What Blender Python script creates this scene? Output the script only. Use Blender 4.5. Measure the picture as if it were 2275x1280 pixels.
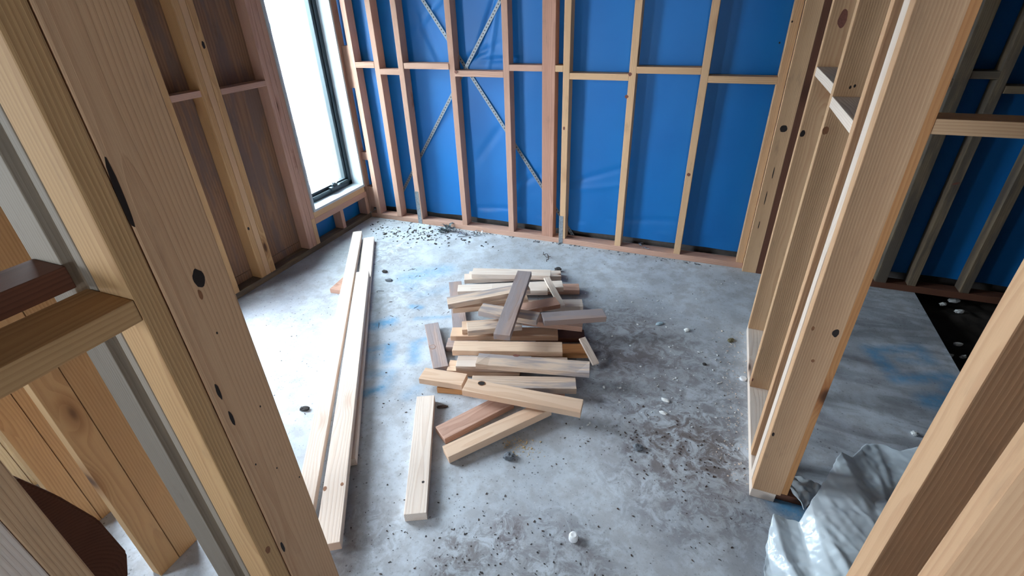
import bpy, bmesh, math, random
from mathutils import Vector, Matrix, noise
random.seed(7)
SC = bpy.context.scene
for o in list(bpy.data.objects):
    bpy.data.objects.remove(o)

# ---------------------------------------------------------------- camera
F_PX = 1094.69
CAM = Vector((0.66023, -3.59898, 1.782))
YAW, PITCH, ROLL = -0.39518278, 0.53363496, 0.03342797
FWD = Vector((math.sin(YAW)*math.cos(PITCH), math.cos(YAW)*math.cos(PITCH), -math.sin(PITCH)))
_r0 = Vector((math.cos(YAW), -math.sin(YAW), 0.0)); _d0 = FWD.cross(_r0)
RGT = _r0*math.cos(ROLL) + _d0*math.sin(ROLL)
DWN = -_r0*math.sin(ROLL) + _d0*math.cos(ROLL)
cd = bpy.data.cameras.new('camera'); cam = bpy.data.objects.new('camera', cd)
SC.collection.objects.link(cam)
cd.sensor_fit = 'HORIZONTAL'; cd.sensor_width = 36.0; cd.lens = 36.0*F_PX/2275.0
cd.clip_start = 0.02; cd.clip_end = 200
M3 = Matrix((RGT, -DWN, -FWD)).transposed()
cam.matrix_world = Matrix.Translation(CAM) @ M3.to_4x4()
SC.camera = cam

# ---------------------------------------------------------------- world, lights, exposure
W = bpy.data.worlds.new('overcast_sky'); SC.world = W; W.use_nodes = True
bg = W.node_tree.nodes['Background']
bg.inputs[0].default_value = (0.80, 0.91, 1.0, 1); bg.inputs[1].default_value = 30.0
SC.view_settings.view_transform = 'Standard'; SC.view_settings.look = 'None'
SC.view_settings.gamma = 1.0; SC.view_settings.use_curve_mapping = False
SC.view_settings.exposure = 0.34

def portal(loc, rot, sx, sy):           # sampling aid only: marks where the sky enters
    l = bpy.data.lights.new('sky_portal', 'AREA'); l.shape = 'RECTANGLE'; l.size = sx; l.size_y = sy; l.cycles.is_portal = True
    ob = bpy.data.objects.new('sky_portal', l); SC.collection.objects.link(ob); ob.location = loc; ob.rotation_euler = rot
portal((-2.47, -.37, 1.37), (0, -math.pi/2, 0), 2.1, .62)
portal((-2.47, -2.25, 1.37), (0, -math.pi/2, 0), 2.1, .9)
portal((1.625, -6.55, 1.475), (math.pi/2, 0, 0), .85, .95)
portal((-2.47, -4.57, 1.55), (0, -math.pi/2, 0), 1.0, .75)

# ---------------------------------------------------------------- measuring helpers: photograph point on a plane of the room
def ray(x, y):
    return RGT*((x-1137.5)/F_PX) + DWN*((y-640.0)/F_PX) + FWD
def at(x, y, z=0.0):
    d = ray(x, y); return CAM + d*((z-CAM.z)/d.z)
def at_x(x, y, X):
    d = ray(x, y); return CAM + d*((X-CAM.x)/d.x)
def at_y(x, y, Y):
    d = ray(x, y); return CAM + d*((Y-CAM.y)/d.y)

# ---------------------------------------------------------------- node helpers
class NT:
    def __init__(s, name):
        s.m = bpy.data.materials.new(name); s.m.use_nodes = True
        s.t = s.m.node_tree; s.b = s.t.nodes['Principled BSDF']; s.out = s.t.nodes['Material Output']
    def n(s, typ, **kw):
        nd = s.t.nodes.new(typ)
        for k, v in kw.items(): setattr(nd, k, v)
        return nd
    def put(s, sock, v):
        if isinstance(v, (int, float)): sock.default_value = v
        elif isinstance(v, (tuple, list)):
            sock.default_value = tuple(v) + ((1,) if len(v) == 3 and len(sock.default_value) == 4 else ())
        else: s.t.links.new(v, sock)
    def math(s, op, a, b=None, c=None, clamp=False):
        nd = s.n('ShaderNodeMath', operation=op, use_clamp=clamp); s.put(nd.inputs[0], a)
        if b is not None: s.put(nd.inputs[1], b)
        if c is not None: s.put(nd.inputs[2], c)
        return nd.outputs[0]
    def vmath(s, op, a, b=None):
        nd = s.n('ShaderNodeVectorMath', operation=op); s.put(nd.inputs[0], a)
        if b is not None: s.put(nd.inputs[1], b)
        return nd.outputs['Value'] if op in ('LENGTH', 'DISTANCE', 'DOT_PRODUCT') else nd.outputs[0]
    def noise(s, vec, scale, detail=3, rough=.5, dist=0.0):
        nd = s.n('ShaderNodeTexNoise'); s.put(nd.inputs['Vector'], vec); s.put(nd.inputs['Scale'], scale)
        s.put(nd.inputs['Detail'], detail); s.put(nd.inputs['Roughness'], rough); s.put(nd.inputs['Distortion'], dist)
        return nd.outputs['Fac']
    def vor(s, vec, scale, out='Distance', rnd=1.0):
        nd = s.n('ShaderNodeTexVoronoi'); s.put(nd.inputs['Vector'], vec); s.put(nd.inputs['Scale'], scale)
        s.put(nd.inputs['Randomness'], rnd)
        return nd.outputs[out], nd
    def mix(s, f, a, b, mode='MIX'):
        nd = s.n('ShaderNodeMix', data_type='RGBA', blend_type=mode)
        s.put(nd.inputs[0], f); s.put(nd.inputs[6], a); s.put(nd.inputs[7], b); return nd.outputs[2]
    def step(s, v, a, b, lo=0.0, hi=1.0):
        nd = s.n('ShaderNodeMapRange', interpolation_type='SMOOTHSTEP'); s.put(nd.inputs[0], v)
        nd.inputs[1].default_value = a; nd.inputs[2].default_value = b
        nd.inputs[3].default_value = lo; nd.inputs[4].default_value = hi; return nd.outputs[0]
    def bump(s, h, strength=.3, dist=.002):
        nd = s.n('ShaderNodeBump'); s.put(nd.inputs['Strength'], strength); s.put(nd.inputs['Distance'], dist)
        s.put(nd.inputs['Height'], h); s.t.links.new(nd.outputs[0], s.b.inputs['Normal'])
    def base(s, c, rough=.7, metal=0.0, spec=None):
        s.put(s.b.inputs['Base Color'], c); s.put(s.b.inputs['Roughness'], rough); s.put(s.b.inputs['Metallic'], metal)
        if spec is not None: s.put(s.b.inputs['Specular IOR Level'], spec)
        return s.m
    def pos(s): return s.n('ShaderNodeNewGeometry').outputs['Position']

def rgb(r, g, b):                       # 0-255 display colour -> linear
    f = lambda c: (c/255.0/12.92) if c/255.0 <= .04045 else ((c/255.0+.055)/1.055)**2.4
    return (f(r), f(g), f(b))

# ---------------------------------------------------------------- timber: long axis is local X
def wood(name, light, dark, knots=.30, grey=0.0, greycol=(.30, .26, .27), grime=.25, ring=.0075, rough=.72, contrast=.38, plies=0.0):
    t = NT(name)
    oc = t.n('ShaderNodeTexCoord').outputs['Object']
    oi = t.n('ShaderNodeObjectInfo').outputs['Random']
    rn = t.n('ShaderNodeTexWhiteNoise', noise_dimensions='1D'); t.put(rn.inputs['W'], oi)
    rv = rn.outputs['Color']
    big = t.vmath('MULTIPLY', rv, (40.0, 9.0, 9.0))
    P = t.vmath('ADD', oc, big)
    xyz = t.n('ShaderNodeSeparateXYZ'); t.put(xyz.inputs[0], oc)
    rs = t.n('ShaderNodeSeparateXYZ'); t.put(rs.inputs[0], rv)
    # growth rings round a pith that lies off the board
    wob = t.noise(t.vmath('MULTIPLY', P, (1.3, 5.0, 5.0)), 1.0, 2, .5)
    cy = t.math('ADD', xyz.outputs['Y'], t.math('MULTIPLY_ADD', rs.outputs['X'], .16, -.08))
    cz = t.math('ADD', xyz.outputs['Z'], t.math('MULTIPLY_ADD', rs.outputs['Y'], .10, .02))
    r = t.math('SQRT', t.math('ADD', t.math('MULTIPLY', cy, cy), t.math('MULTIPLY', cz, cz)))
    r = t.math('ADD', r, t.math('MULTIPLY', wob, .045))
    # knots bend the rings
    kd, kn = t.vor(t.vmath('MULTIPLY', P, (3.0, 9.0, 3.2)), 1.0)
    kc = t.n('ShaderNodeSeparateXYZ'); t.put(kc.inputs[0], kn.outputs['Color'])
    has = t.math('LESS_THAN', kc.outputs['X'], knots)
    kf = t.math('MULTIPLY', t.step(kd, .0, .42, 1, 0), has)
    r = t.math('ADD', r, t.math('MULTIPLY', kf, .02))
    ph = t.math('FRACT', t.math('DIVIDE', r, ring))
    rg = t.math('MULTIPLY', t.step(ph, .15, .92), t.step(ph, .92, 1.0, 1, 0))
    fib = t.noise(t.vmath('MULTIPLY', P, (9.0, 240.0, 240.0)), 1.0, 2, .6)
    tone = t.noise(t.vmath('MULTIPLY', P, (1.1, 10.0, 10.0)), 1.0, 3, .55)
    f = t.math('ADD', t.math('MULTIPLY', rg, contrast), t.math('MULTIPLY', t.math('SUBTRACT', fib, .5), .45))
    f = t.math('ADD', f, t.math('MULTIPLY', t.math('SUBTRACT', tone, .5), .8), clamp=True)
    col = t.mix(f, light, dark)
    col = t.mix(t.math('MULTIPLY', t.math('SUBTRACT', rs.outputs['Z'], .5), .35, clamp=True), col, (dark[0]*.8, dark[1]*.75, dark[2]*.7))
    if plies:
        pl = t.math('FRACT', t.math('DIVIDE', t.math('ADD', xyz.outputs['Y'], t.math('MULTIPLY', wob, .006)), plies))
        ln = t.math('MULTIPLY', t.step(pl, .0, .12, 1, 0), .75)
        col = t.mix(ln, col, (dark[0]*.35, dark[1]*.3, dark[2]*.3))
    if grey:
        g = t.noise(t.vmath('MULTIPLY', P, (2.2, 14.0, 14.0)), 1.0, 4, .6)
        col = t.mix(t.step(g, .62-grey*.4, .78-grey*.4, 0, .85), col, greycol)
    gm = t.noise(t.vmath('MULTIPLY', P, (5.0, 16.0, 16.0)), 1.0, 4, .7)
    col = t.mix(t.step(gm, .56, .8, 0, grime), col, (.10, .07, .055))
    core = t.math('MULTIPLY', t.step(kd, .07, .16, 1, 0), has)
    halo = t.math('MULTIPLY', t.step(kd, .12, .34, .5, 0), has)
    col = t.mix(halo, col, (dark[0]*.75, dark[1]*.55, dark[2]*.45))
    col = t.mix(t.math('MULTIPLY', core, .88), col, (.06, .025, .015))
    t.bump(t.math('ADD', rg, t.math('MULTIPLY', fib, 1.2)), .25, .0012)
    return t.base(col, rough, 0, .25)

PINE   = wood('pine', rgb(212, 175, 138), rgb(172, 126, 90))
PINEP  = wood('pine_pinkish', rgb(196, 158, 140), rgb(150, 106, 88))
PINEY  = wood('pine_yellow', rgb(200, 160, 114), rgb(154, 110, 70), knots=.35)
PINEL  = wood('pine_pale', rgb(232, 217, 205), rgb(206, 179, 160), knots=.25, grime=.15)
PINEF  = wood('pine_fresh_cut', rgb(228, 198, 172), rgb(196, 152, 122), knots=.18, grime=.08)
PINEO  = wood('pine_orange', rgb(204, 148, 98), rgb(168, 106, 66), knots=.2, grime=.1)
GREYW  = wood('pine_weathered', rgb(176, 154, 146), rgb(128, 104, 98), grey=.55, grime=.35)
GREYC  = wood('pine_grey_stained', rgb(214, 190, 170), rgb(172, 142, 122), grey=.5, greycol=rgb(150, 143, 146), grime=.3)
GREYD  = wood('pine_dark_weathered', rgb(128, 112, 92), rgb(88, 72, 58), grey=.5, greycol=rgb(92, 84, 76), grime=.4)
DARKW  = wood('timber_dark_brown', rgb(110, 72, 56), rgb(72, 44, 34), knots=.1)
LAMW   = wood('pine_laminated', rgb(192, 146, 126), rgb(140, 96, 80), plies=.0235, knots=.15)
PLY    = wood('plywood_brown', rgb(150, 116, 92), rgb(92, 66, 54), knots=.05, grey=.45, greycol=rgb(120, 100, 92), grime=.55, ring=.02)
PINEN  = wood('pine_clear', rgb(208, 168, 132), rgb(168, 120, 86), knots=0.0, contrast=.26)
PINEU  = wood('pine_dull', rgb(158, 146, 132), rgb(128, 114, 100), knots=.1, grime=.3)
CREAM  = wood('pine_cream', rgb(224, 200, 158), rgb(190, 156, 112), knots=.2, grime=.1)

# ---------------------------------------------------------------- geometry helpers
def link(name, bm, mat, parent=None, M=None, smooth=False):
    me = bpy.data.meshes.new(name); bm.normal_update(); bm.to_mesh(me); bm.free()
    if smooth:
        for p in me.polygons: p.use_smooth = True
    if mat: me.materials.append(mat)
    o = bpy.data.objects.new(name, me); SC.collection.objects.link(o)
    if M is not None: o.matrix_world = M
    if parent: o.parent = parent
    return o
def tag(o, label=None, cat=None, group=None, kind=None):
    if label: o['label'] = label
    if cat: o['category'] = cat
    if group: o['group'] = group
    if kind: o['kind'] = kind
    return o
def box_bm(lx, ly, lz, bev=.0022, cuts=0, warp=0.0, seed=0, origin=None):
    """box centred on the origin (or with its corner moved), long axis X, edges eased, optionally cut along and warped a little"""
    bm = bmesh.new(); bmesh.ops.create_cube(bm, size=1.0)
    for v in bm.verts: v.co = Vector((v.co.x*lx, v.co.y*ly, v.co.z*lz))
    if cuts:
        es = [e for e in bm.edges if abs((e.verts[0].co - e.verts[1].co).x) > lx*.5]
        bmesh.ops.subdivide_edges(bm, edges=es, cuts=cuts, use_grid_fill=True)
    if bev:
        es = [e for e in bm.edges if e.is_manifold and e.calc_face_angle(0) > .5]
        bmesh.ops.bevel(bm, geom=es, offset=bev, segments=2, affect='EDGES', profile=.6)
    if warp:
        for v in bm.verts:
            k = v.co.x/3.0 + seed*7.31
            v.co.y += warp*(noise.noise(Vector((k, 1.7, .3))))
            v.co.z += warp*(noise.noise(Vector((k, 9.2, 4.3))))
    if origin:
        for v in bm.verts: v.co += Vector(origin)
    return bm
AX = {'x': Matrix.Identity(3),
      'y': Matrix(((0, -1, 0), (1, 0, 0), (0, 0, 1))),
      'z': Matrix(((0, 0, -1), (0, 1, 0), (1, 0, 0)))}
_n = [0]
def timber(name, b, mat, label, cat, group=None, bev=.0025, warp=.0, cuts=None, wane=None):
    """axis-aligned board from bounds (x0,x1,y0,y1,z0,z1); its mesh runs along local X"""
    _n[0] += 1
    x0, x1, y0, y1, z0, z1 = b
    d = (x1-x0, y1-y0, z1-z0); a = 'xyz'[max(range(3), key=lambda i: d[i])]
    c = Vector(((x0+x1)/2, (y0+y1)/2, (z0+z1)/2))
    loc = {'x': d, 'y': (d[1], d[0], d[2]), 'z': (d[2], d[1], d[0])}[a]
    if cuts is None: cuts = int(loc[0]/.15) if (warp or wane) else 0
    bm = box_bm(*loc, bev=bev, cuts=cuts, warp=warp, seed=_n[0])
    if wane:                                                   # (sign y, sign z, x from, x to, depth): bark edge missing
        sy, sz, xa, xb, dep = wane
        for v in bm.verts:
            if xa < v.co.x < xb and v.co.y*sy > loc[1]*.3 and v.co.z*sz > loc[2]*.3:
                k = dep*(.75+.5*noise.noise(Vector((v.co.x*9, 3, _n[0]))))
                v.co.y -= sy*k*.8; v.co.z -= sz*k*.8
    o = link(name, bm, mat, M=Matrix.Translation(c) @ AX[a].to_4x4())
    return tag(o, label, cat, group)
def struct(name, bm, mat, M=None, parent=None):
    o = link(name, bm, mat, parent=parent, M=M); o['kind'] = 'structure' if not parent else o.get('kind', '')
    if parent: del o['kind']
    return o
def raw_box(b, bm=None):
    bm = bm or bmesh.new(); x0, x1, y0, y1, z0, z1 = b
    r = bmesh.ops.create_cube(bm, size=1.0)
    for v in r['verts']:
        v.co = Vector((x0+(v.co.x+.5)*(x1-x0), y0+(v.co.y+.5)*(y1-y0), z0+(v.co.z+.5)*(z1-z0)))
    return bm
TOP = 2.68
XL, XR = -2.276, 1.033

# ================================================================ THE SHELL
# ---- floor material: dusty concrete slab with dirt, painted sill shade, damp smears and sprayed blue set-out marks
def stroke_list():
    S = []
    def s(x0, y0, x1, y1, w, a): S.append((at(x0, y0), at(x1, y1), w, a))
    s(905, 618, 985, 600, .10, .55); s(912, 640, 930, 600, .07, .35); s(935, 655, 1000, 640, .06, .25)
    s(832, 724, 866, 714, .055, .95); s(915, 681, 934, 683, .03, .7); s(925, 708, 1000, 704, .025, .45)
    s(822, 778, 872, 766, .03, .6); s(864, 770, 861, 798, .045, .75); s(818, 795, 850, 790, .05, .35)
    s(925, 760, 950, 752, .03, .5); s(923, 765, 920, 800, .045, .6)
    s(820, 832, 868, 828, .04, .45); s(862, 840, 850, 866, .05, .4); s(812, 874, 848, 862, .035, .85)
    s(905, 880, 930, 862, .04, .3)
    s(1935, 778, 1975, 820, .05, .8); s(1935, 778, 2040, 774, .04, .7); s(2040, 774, 2062, 800, .05, .6)
    s(1990, 842, 2110, 838, .045, .75); s(2108, 838, 2112, 870, .05, .7); s(2065, 893, 2128, 892, .06, .9)
    s(2000, 800, 2050, 806, .035, .4)
    s(1738, 1092, 1780, 1122, .07, 1.0); s(1740, 1120, 1790, 1150, .06, 1.0); s(1785, 1140, 1810, 1170, .05, .9)
    return S
def concrete():
    t = NT('concrete_slab'); P = t.pos()
    n1 = t.noise(P, 2.2, 5, .62, .4); n2 = t.noise(P, 9.0, 5, .65); n3 = t.noise(P, 60.0, 3, .6); n4 = t.noise(P, 260.0, 2, .6)
    col = t.mix(t.step(n1, .35, .68), rgb(176, 183, 192), rgb(200, 208, 217))
    col = t.mix(t.step(n2, .42, .62, 0, .45), col, rgb(150, 148, 150))
    # mud patch right of the pile and damp dirty area in the foreground
    def blob(c, r, soft=.6):
        d = t.vmath('DISTANCE', P, tuple(c)); d = t.math('ADD', d, t.math('MULTIPLY', t.math('SUBTRACT', n2, .5), r*1.3))
        return t.step(d, r*(1-soft), r*(1+soft*.5), 1, 0)
    def over(m, amt, c): 
        nonlocal col
        col = t.mix(t.math('MULTIPLY', m, amt), col, c)
    pat = t.step(t.noise(P, 14.0, 6, .75, .8), .40, .60)
    over(t.math('MULTIPLY', blob(at(1490, 860), .55), pat), .50, rgb(98, 88, 88))
    over(t.math('MULTIPLY', blob(at(1380, 740), .38), pat), .55, rgb(92, 82, 82))
    over(blob(at(1405, 770), .40), .38, rgb(96, 84, 82))
    over(t.math('MULTIPLY', blob(at(1550, 1060), .42), pat), .55, rgb(96, 84, 86))
    over(t.math('MULTIPLY', blob(at(1130, 1180), .10), pat), .7, rgb(100, 86, 86))
    over(t.math('MULTIPLY', blob(at(1020, 1240), .14), pat), .7, rgb(104, 94, 90))
    over(t.math('MULTIPLY', blob(at(1250, 1260), .25), pat), .55, rgb(104, 96, 98))
    over(t.math('MULTIPLY', blob(at(1520, 990), .25), pat), .55, rgb(108, 94, 86))
    over(t.math('MULTIPLY', blob(at(800, 1200), .22), pat), .4, rgb(118, 110, 110))
    over(blob(at(720, 530), .42), .40, rgb(78, 68, 66))  # dirt mixed with painted shade below the window sill
    over(blob(at(590, 640), .34), .38, rgb(78, 68, 66))  # dirt plus shade painted in at the foot of the left wall
    over(t.math('MULTIPLY', blob(at(850, 560), .35), pat), .5, rgb(110, 104, 104))
    over(t.math('MULTIPLY', blob(at(900, 660), .30), pat), .35, rgb(120, 114, 112))
    # right-hand room: damp wavy smears
    xyz = t.n('ShaderNodeSeparateXYZ'); t.put(xyz.inputs[0], P)
    rr = t.step(xyz.outputs['X'], 1.10, 1.25)
    sm = t.step(t.noise(t.vmath('MULTIPLY', P, (1.4, 5.0, 1.0)), 1.6, 4, .6, 1.5), .42, .62)
    over(t.math('MULTIPLY', rr, sm), .38, rgb(104, 106, 112))
    # specks
    for sc, th, am, c in ((34, .10, .75, rgb(60, 54, 54)), (75, .13, .6, rgb(74, 68, 68)), (52, .09, .5, rgb(226, 224, 220))):
        d, nd = t.vor(t.vmath('ADD', P, (sc*.37, 0, 0)), sc); kc = t.n('ShaderNodeSeparateXYZ'); t.put(kc.inputs[0], nd.outputs['Color'])
        m = t.math('MULTIPLY', t.step(d, th*.7, th*1.9, 1, 0), t.math('LESS_THAN', kc.outputs['X'], .34))
        over(t.math('MULTIPLY', m, t.step(n1, .35, .6, 1, .45)), am, c)
    over(t.step(n3, .56, .75), .30, rgb(88, 82, 82)); over(t.step(n4, .55, .8), .18, rgb(90, 86, 86))
    # spray paint: distance to each painted stroke
    tot = None
    for a, b, w, al in stroke_list():
        ab = b - a; L2 = ab.length_squared
        pa = t.vmath('SUBTRACT', P, tuple(a))
        h = t.math('DIVIDE', t.vmath('DOT_PRODUCT', pa, tuple(ab)), L2, clamp=True)
        sc = t.n('ShaderNodeVectorMath', operation='SCALE'); sc.inputs[0].default_value = tuple(ab); t.put(sc.inputs['Scale'], h)
        d = t.vmath('LENGTH', t.vmath('SUBTRACT', pa, sc.outputs[0]))
        m = t.math('MULTIPLY', t.step(d, 0.0, w*1.6, 1, 0), al)
        tot = m if tot is None else t.math('MAXIMUM', tot, m)
    tot = t.math('MULTIPLY', tot, t.step(t.noise(P, 30, 4, .6), .25, .60, .45, 1.0))
    over(tot, .85, rgb(78, 154, 202))
    t.bump(t.math('ADD', t.math('MULTIPLY', n3, .5), t.math('ADD', n2, t.math('MULTIPLY', n4, .35))), .35, .004)
    return t.base(col, .85, 0, .2)
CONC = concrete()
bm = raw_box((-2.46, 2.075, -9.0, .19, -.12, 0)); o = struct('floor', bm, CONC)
def plain(name, c, rough=.8, metal=0, var=.25, sc=8, c2=None, bump=.0):
    t = NT(name); P = t.pos(); n = t.noise(P, sc, 4, .6)
    col = t.mix(t.step(n, .3, .7), c, c2 or tuple(v*(1-var) for v in c))
    if bump: t.bump(n, bump, .003)
    return t.base(col, rough, metal)
SOIL = plain('dark_soil', rgb(46, 38, 32), .95, sc=30, bump=.8)
bm = bmesh.new(); bmesh.ops.create_grid(bm, x_segments=70, y_segments=110, size=1)
for v in bm.verts:
    v.co = Vector((2.70+v.co.x*.64, -1.50+v.co.y*1.70, 0)); v.co.z = -.085+.03*noise.noise(v.co*4)+.015*noise.noise(v.co*15)
o = link('dirt_ground', bm, SOIL, smooth=True); o['kind'] = 'structure'
struct('ground_sub_base', raw_box((2.06, 3.35, -6.6, .30, -.35, -.15)), SOIL).name = 'ground_base'
struct('floor', raw_box((2.075, 3.30, -6.6, -3.18, -.12, 0)), CONC)

# ---- blue building wrap on the back wall, loosely stapled, creased
def wrap_mat():
    t = NT('blue_wall_wrap'); P = t.pos()
    n = t.noise(P, 3, 3, .5); f = t.noise(t.vmath('MULTIPLY', P, (300, 300, 300)), 1, 1)
    col = t.mix(n, rgb(0, 114, 190), rgb(0, 100, 176))
    t.bump(t.math('ADD', f, t.math('MULTIPLY', t.noise(P, 7, 3, .5), 6)), .15, .002)
    return t.base(col, .48, 0, .45)
WRAP = wrap_mat()
def crease(x, z, px, pz, ang, L, w, h):
    c, s = math.cos(ang), math.sin(ang); u = (x-px)*c+(z-pz)*s; v = -(x-px)*s+(z-pz)*c
    return h*math.exp(-(v/w)**2)*math.exp(-(u/L)**4)
bm = bmesh.new(); bmesh.ops.create_grid(bm, x_segments=420, y_segments=150, size=1)
CR = [(-1.02, 1.62, 1.15, .22, .016, .018), (-.96, 1.58, 1.35, .25, .014, -.016), (-1.1, 1.42, .35, .18, .02, .016), (-.93, 1.38, .05, .16, .012, .02),
      (-1.5, 1.5, -1.1, .2, .03, .014), (-1.45, 1.72, .7, .2, .02, -.012), (-.2, .55, .35, .35, .02, .01), (-.15, .47, .2, .3, .018, -.008), (-.68, .5, .5, .25, .03, .008),
      (.3, .25, .1, .3, .02, .008), (-1.0, .2, .1, .25, .015, .012), (-1.05, .75, .9, .2, .03, .007)]
for v in bm.verts:
    x = .45+v.co.x*2.86; z = 1.385+v.co.y*1.30
    y = .104+.010*noise.noise(Vector((x*1.6, z*.7, 0)))+.004*noise.noise(Vector((x*5, z*2.5, 3)))
    for c in CR: y += crease(x, z, *c)
    if z < .16: y += .010*noise.noise(Vector((x*6, 0, 5)))
    v.co = Vector((x, max(y, .093), z + (.008*noise.noise(Vector((x*4, 2, 1))) if z < .1 else 0)))
o = link('wall_back', bm, WRAP, smooth=True); o['kind'] = 'structure'
BRICK = plain('brick_outer_skin', rgb(98, 92, 90), .9, sc=20)
struct('wall_back_brick', raw_box((-2.60, 3.34, .19, .30, -.2, 2.9)), BRICK).name = 'wall_outer_back'
# left wall: brown ply bracing sheet, wrap below the window, outer skin with the window opening
def sheet(name, b, mat, warp=0):
    x0, x1, y0, y1, z0, z1 = b
    bmx = box_bm(z1-z0, y1-y0, x1-x0, bev=.001)
    o = link(name, bmx, mat, M=Matrix.Translation(((x0+x1)/2, (y0+y1)/2, (z0+z1)/2)) @ AX['z'].to_4x4()); o['kind'] = 'structure'; return o
sheet('wall_left', (-2.378, -2.368, -1.745, -1.30, .105, 2.7), PLY)
sheet('wall_left', (-2.378, -2.368, -3.0, -2.755, .105, 2.7), PLY)
sheet('wall_left', (-2.378, -2.368, -2.755, -1.745, .105, .30), PLY)
sheet('wall_left', (-2.378, -2.368, -1.297, -.72, .105, 2.7), PLY)
sheet('wall_left', (-2.378, -2.368, -3.0, -.72, .0, .102), PLY)
bm = bmesh.new(); bmesh.ops.create_grid(bm, x_segments=60, y_segments=20, size=1)
for v in bm.verts:
    y = -.33+v.co.x*.40; z = .165+v.co.y*.145
    v.co = Vector((-2.375+.006*noise.noise(Vector((y*8, z*6, 0))), y, z))
o = link('wall_left', bm, WRAP, smooth=True); o['kind'] = 'structure'
bm = raw_box((-2.60, -2.46, -1.75, -.72, -.2, 2.9)); raw_box((-2.60, -2.46, -4.2, -2.75, -.2, 2.9), bm); raw_box((-2.60, -2.46, -6.6, -4.95, -.2, 2.9), bm)
raw_box((-2.60, -2.46, -2.75, -1.75, -.2, .3), bm); raw_box((-2.60, -2.46, -2.75, -1.75, 2.05, 2.9), bm); raw_box((-2.60, -2.46, -5.2, -4.2, -.2, 1.05), bm); raw_box((-2.60, -2.46, -5.2, -4.2, 2.05, 2.9), bm)
raw_box((-2.60, -2.46, .0, .19, -.2, 2.9), bm)
raw_box((-2.60, -2.46, -.72, 0, -.2, .30), bm); raw_box((-2.60, -2.46, -.72, 0, 2.12, 2.9), bm)
struct('wall_outer_left', bm, BRICK)
# far right wall of the side room, ceiling
struct('wall_right', raw_box((3.30, 3.40, -9.0, .3, -.2, 2.9)), BRICK)
bm = raw_box((-2.46, 1.2, -6.6, -6.5, 0, TOP)); raw_box((2.05, 3.3, -6.6, -6.5, 0, TOP), bm); raw_box((1.2, 2.05, -6.6, -6.5, 0, 1.0), bm); raw_box((1.2, 2.05, -6.6, -6.5, 1.95, TOP), bm)
struct('wall_front', bm, BRICK)
struct('wall_light_block', raw_box((1.40, 3.3, -3.30, -3.18, 0, TOP)), BRICK)  # added out-of-view wall; keeps front-opening light off the side room wrap
ROOFM = plain('ceiling_dark', rgb(120, 108, 98), .9)
struct('ceiling', raw_box((-2.6, 3.4, -9.0, .3, TOP, 2.95)), ROOFM)
# outside: bare bright ground and a pale rendered fence with a green-blue rail
SAND = plain('bare_ground', rgb(196, 190, 180), .95, sc=3.5, c2=rgb(50, 50, 54), bump=.6)
bm = bmesh.new(); bmesh.ops.create_grid(bm, x_segments=120, y_segments=120, size=1)
for v in bm.verts:
    x = -9.6+v.co.x*7.0; y = 4+v.co.y*14; v.co = Vector((x, y, -.22+.10*noise.noise(Vector((x, y, 0))*1.7)+.05*noise.noise(Vector((x, y, 4))*6)))
o = link('ground', bm, SAND, smooth=True); o['kind'] = 'structure'
FENC = plain('pale_render', rgb(225, 226, 222), .8, sc=2, var=.06)
bm = raw_box((-7.3, -7.15, -6, 14, -.3, 2.15)); struct('wall_outside', bm, FENC)
TEAL = plain('teal_paint', rgb(38, 62, 64), .6)
fr = tag(link('fence_rail', raw_box((-7.15, -7.07, -4, 13, 1.42, 1.50)), TEAL), 'pale teal horizontal rail along the bright wall outside the window', 'rail')

# ================================================================ WINDOW
ALU = plain('dark_grey_aluminium', rgb(46, 58, 66), .4, .3, var=.1)
WHT = plain('white_primed_timber', rgb(186, 196, 204), .55, var=.06, sc=12)
win = bpy.data.objects.new('window_1', None); SC.collection.objects.link(win); win.location = (-2.33, -.37, .31); win['kind'] = 'structure'
def wpart(name, bxs, mat):
    bm = bmesh.new()
    for b in bxs:
        b2 = box_bm(b[1]-b[0], b[3]-b[2], b[5]-b[4], bev=.0018); me = bpy.data.meshes.new('t')
        for v in b2.verts: v.co += Vector(((b[0]+b[1])/2, (b[2]+b[3])/2, (b[4]+b[5])/2))
        b2.to_mesh(me); b2.free(); bm.from_mesh(me); bpy.data.meshes.remove(me)
    o = link(name, bm, mat, M=Matrix.Identity(4)); o.parent = win
    o.matrix_parent_inverse = Matrix.Translation(win.location).inverted(); return o
wpart('window_sill', [(-2.385, -2.262, -.71, -.034, .318, .338)], WHT)
wpart('window_reveal', [(-2.385, -2.262, -.052, -.034, .338, 2.1)], WHT)
wpart('window_reveal', [(-2.385, -2.262, -.71, -.692, .338, 2.1)], WHT)
wpart('window_reveal', [(-2.385, -2.262, -.71, -.034, 2.1, 2.118)], WHT)
wpart('window_frame', [(-2.455, -2.385, -.095, -.052, .338, 2.1), (-2.455, -2.385, -.692, -.652, .338, 2.1),
                       (-2.455, -2.385, -.692, -.052, .322, .375), (-2.455, -2.385, -.692, -.052, 2.05, 2.1)], ALU)
wpart('window_sash', [(-2.435, -2.395, -.125, -.09, .37, 2.06), (-2.435, -2.395, -.66, -.630, .37, 2.06),
                      (-2.435, -2.395, -.66, -.09, .372, .41), (-2.435, -2.395, -.66, -.09, 2.02, 2.06)], ALU)
tg = NT('window_glass'); tg.put(tg.b.inputs['Transmission Weight'], 1.0); tg.base((.95, .99, .98), .0)
gl = tg.n('ShaderNodeBsdfTransparent'); gs = tg.n('ShaderNodeBsdfGlossy'); gs.inputs['Roughness'].default_value = .02
mx = tg.n('ShaderNodeMixShader'); gl.inputs[0].default_value = (.94, .98, .97, 1)
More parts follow.
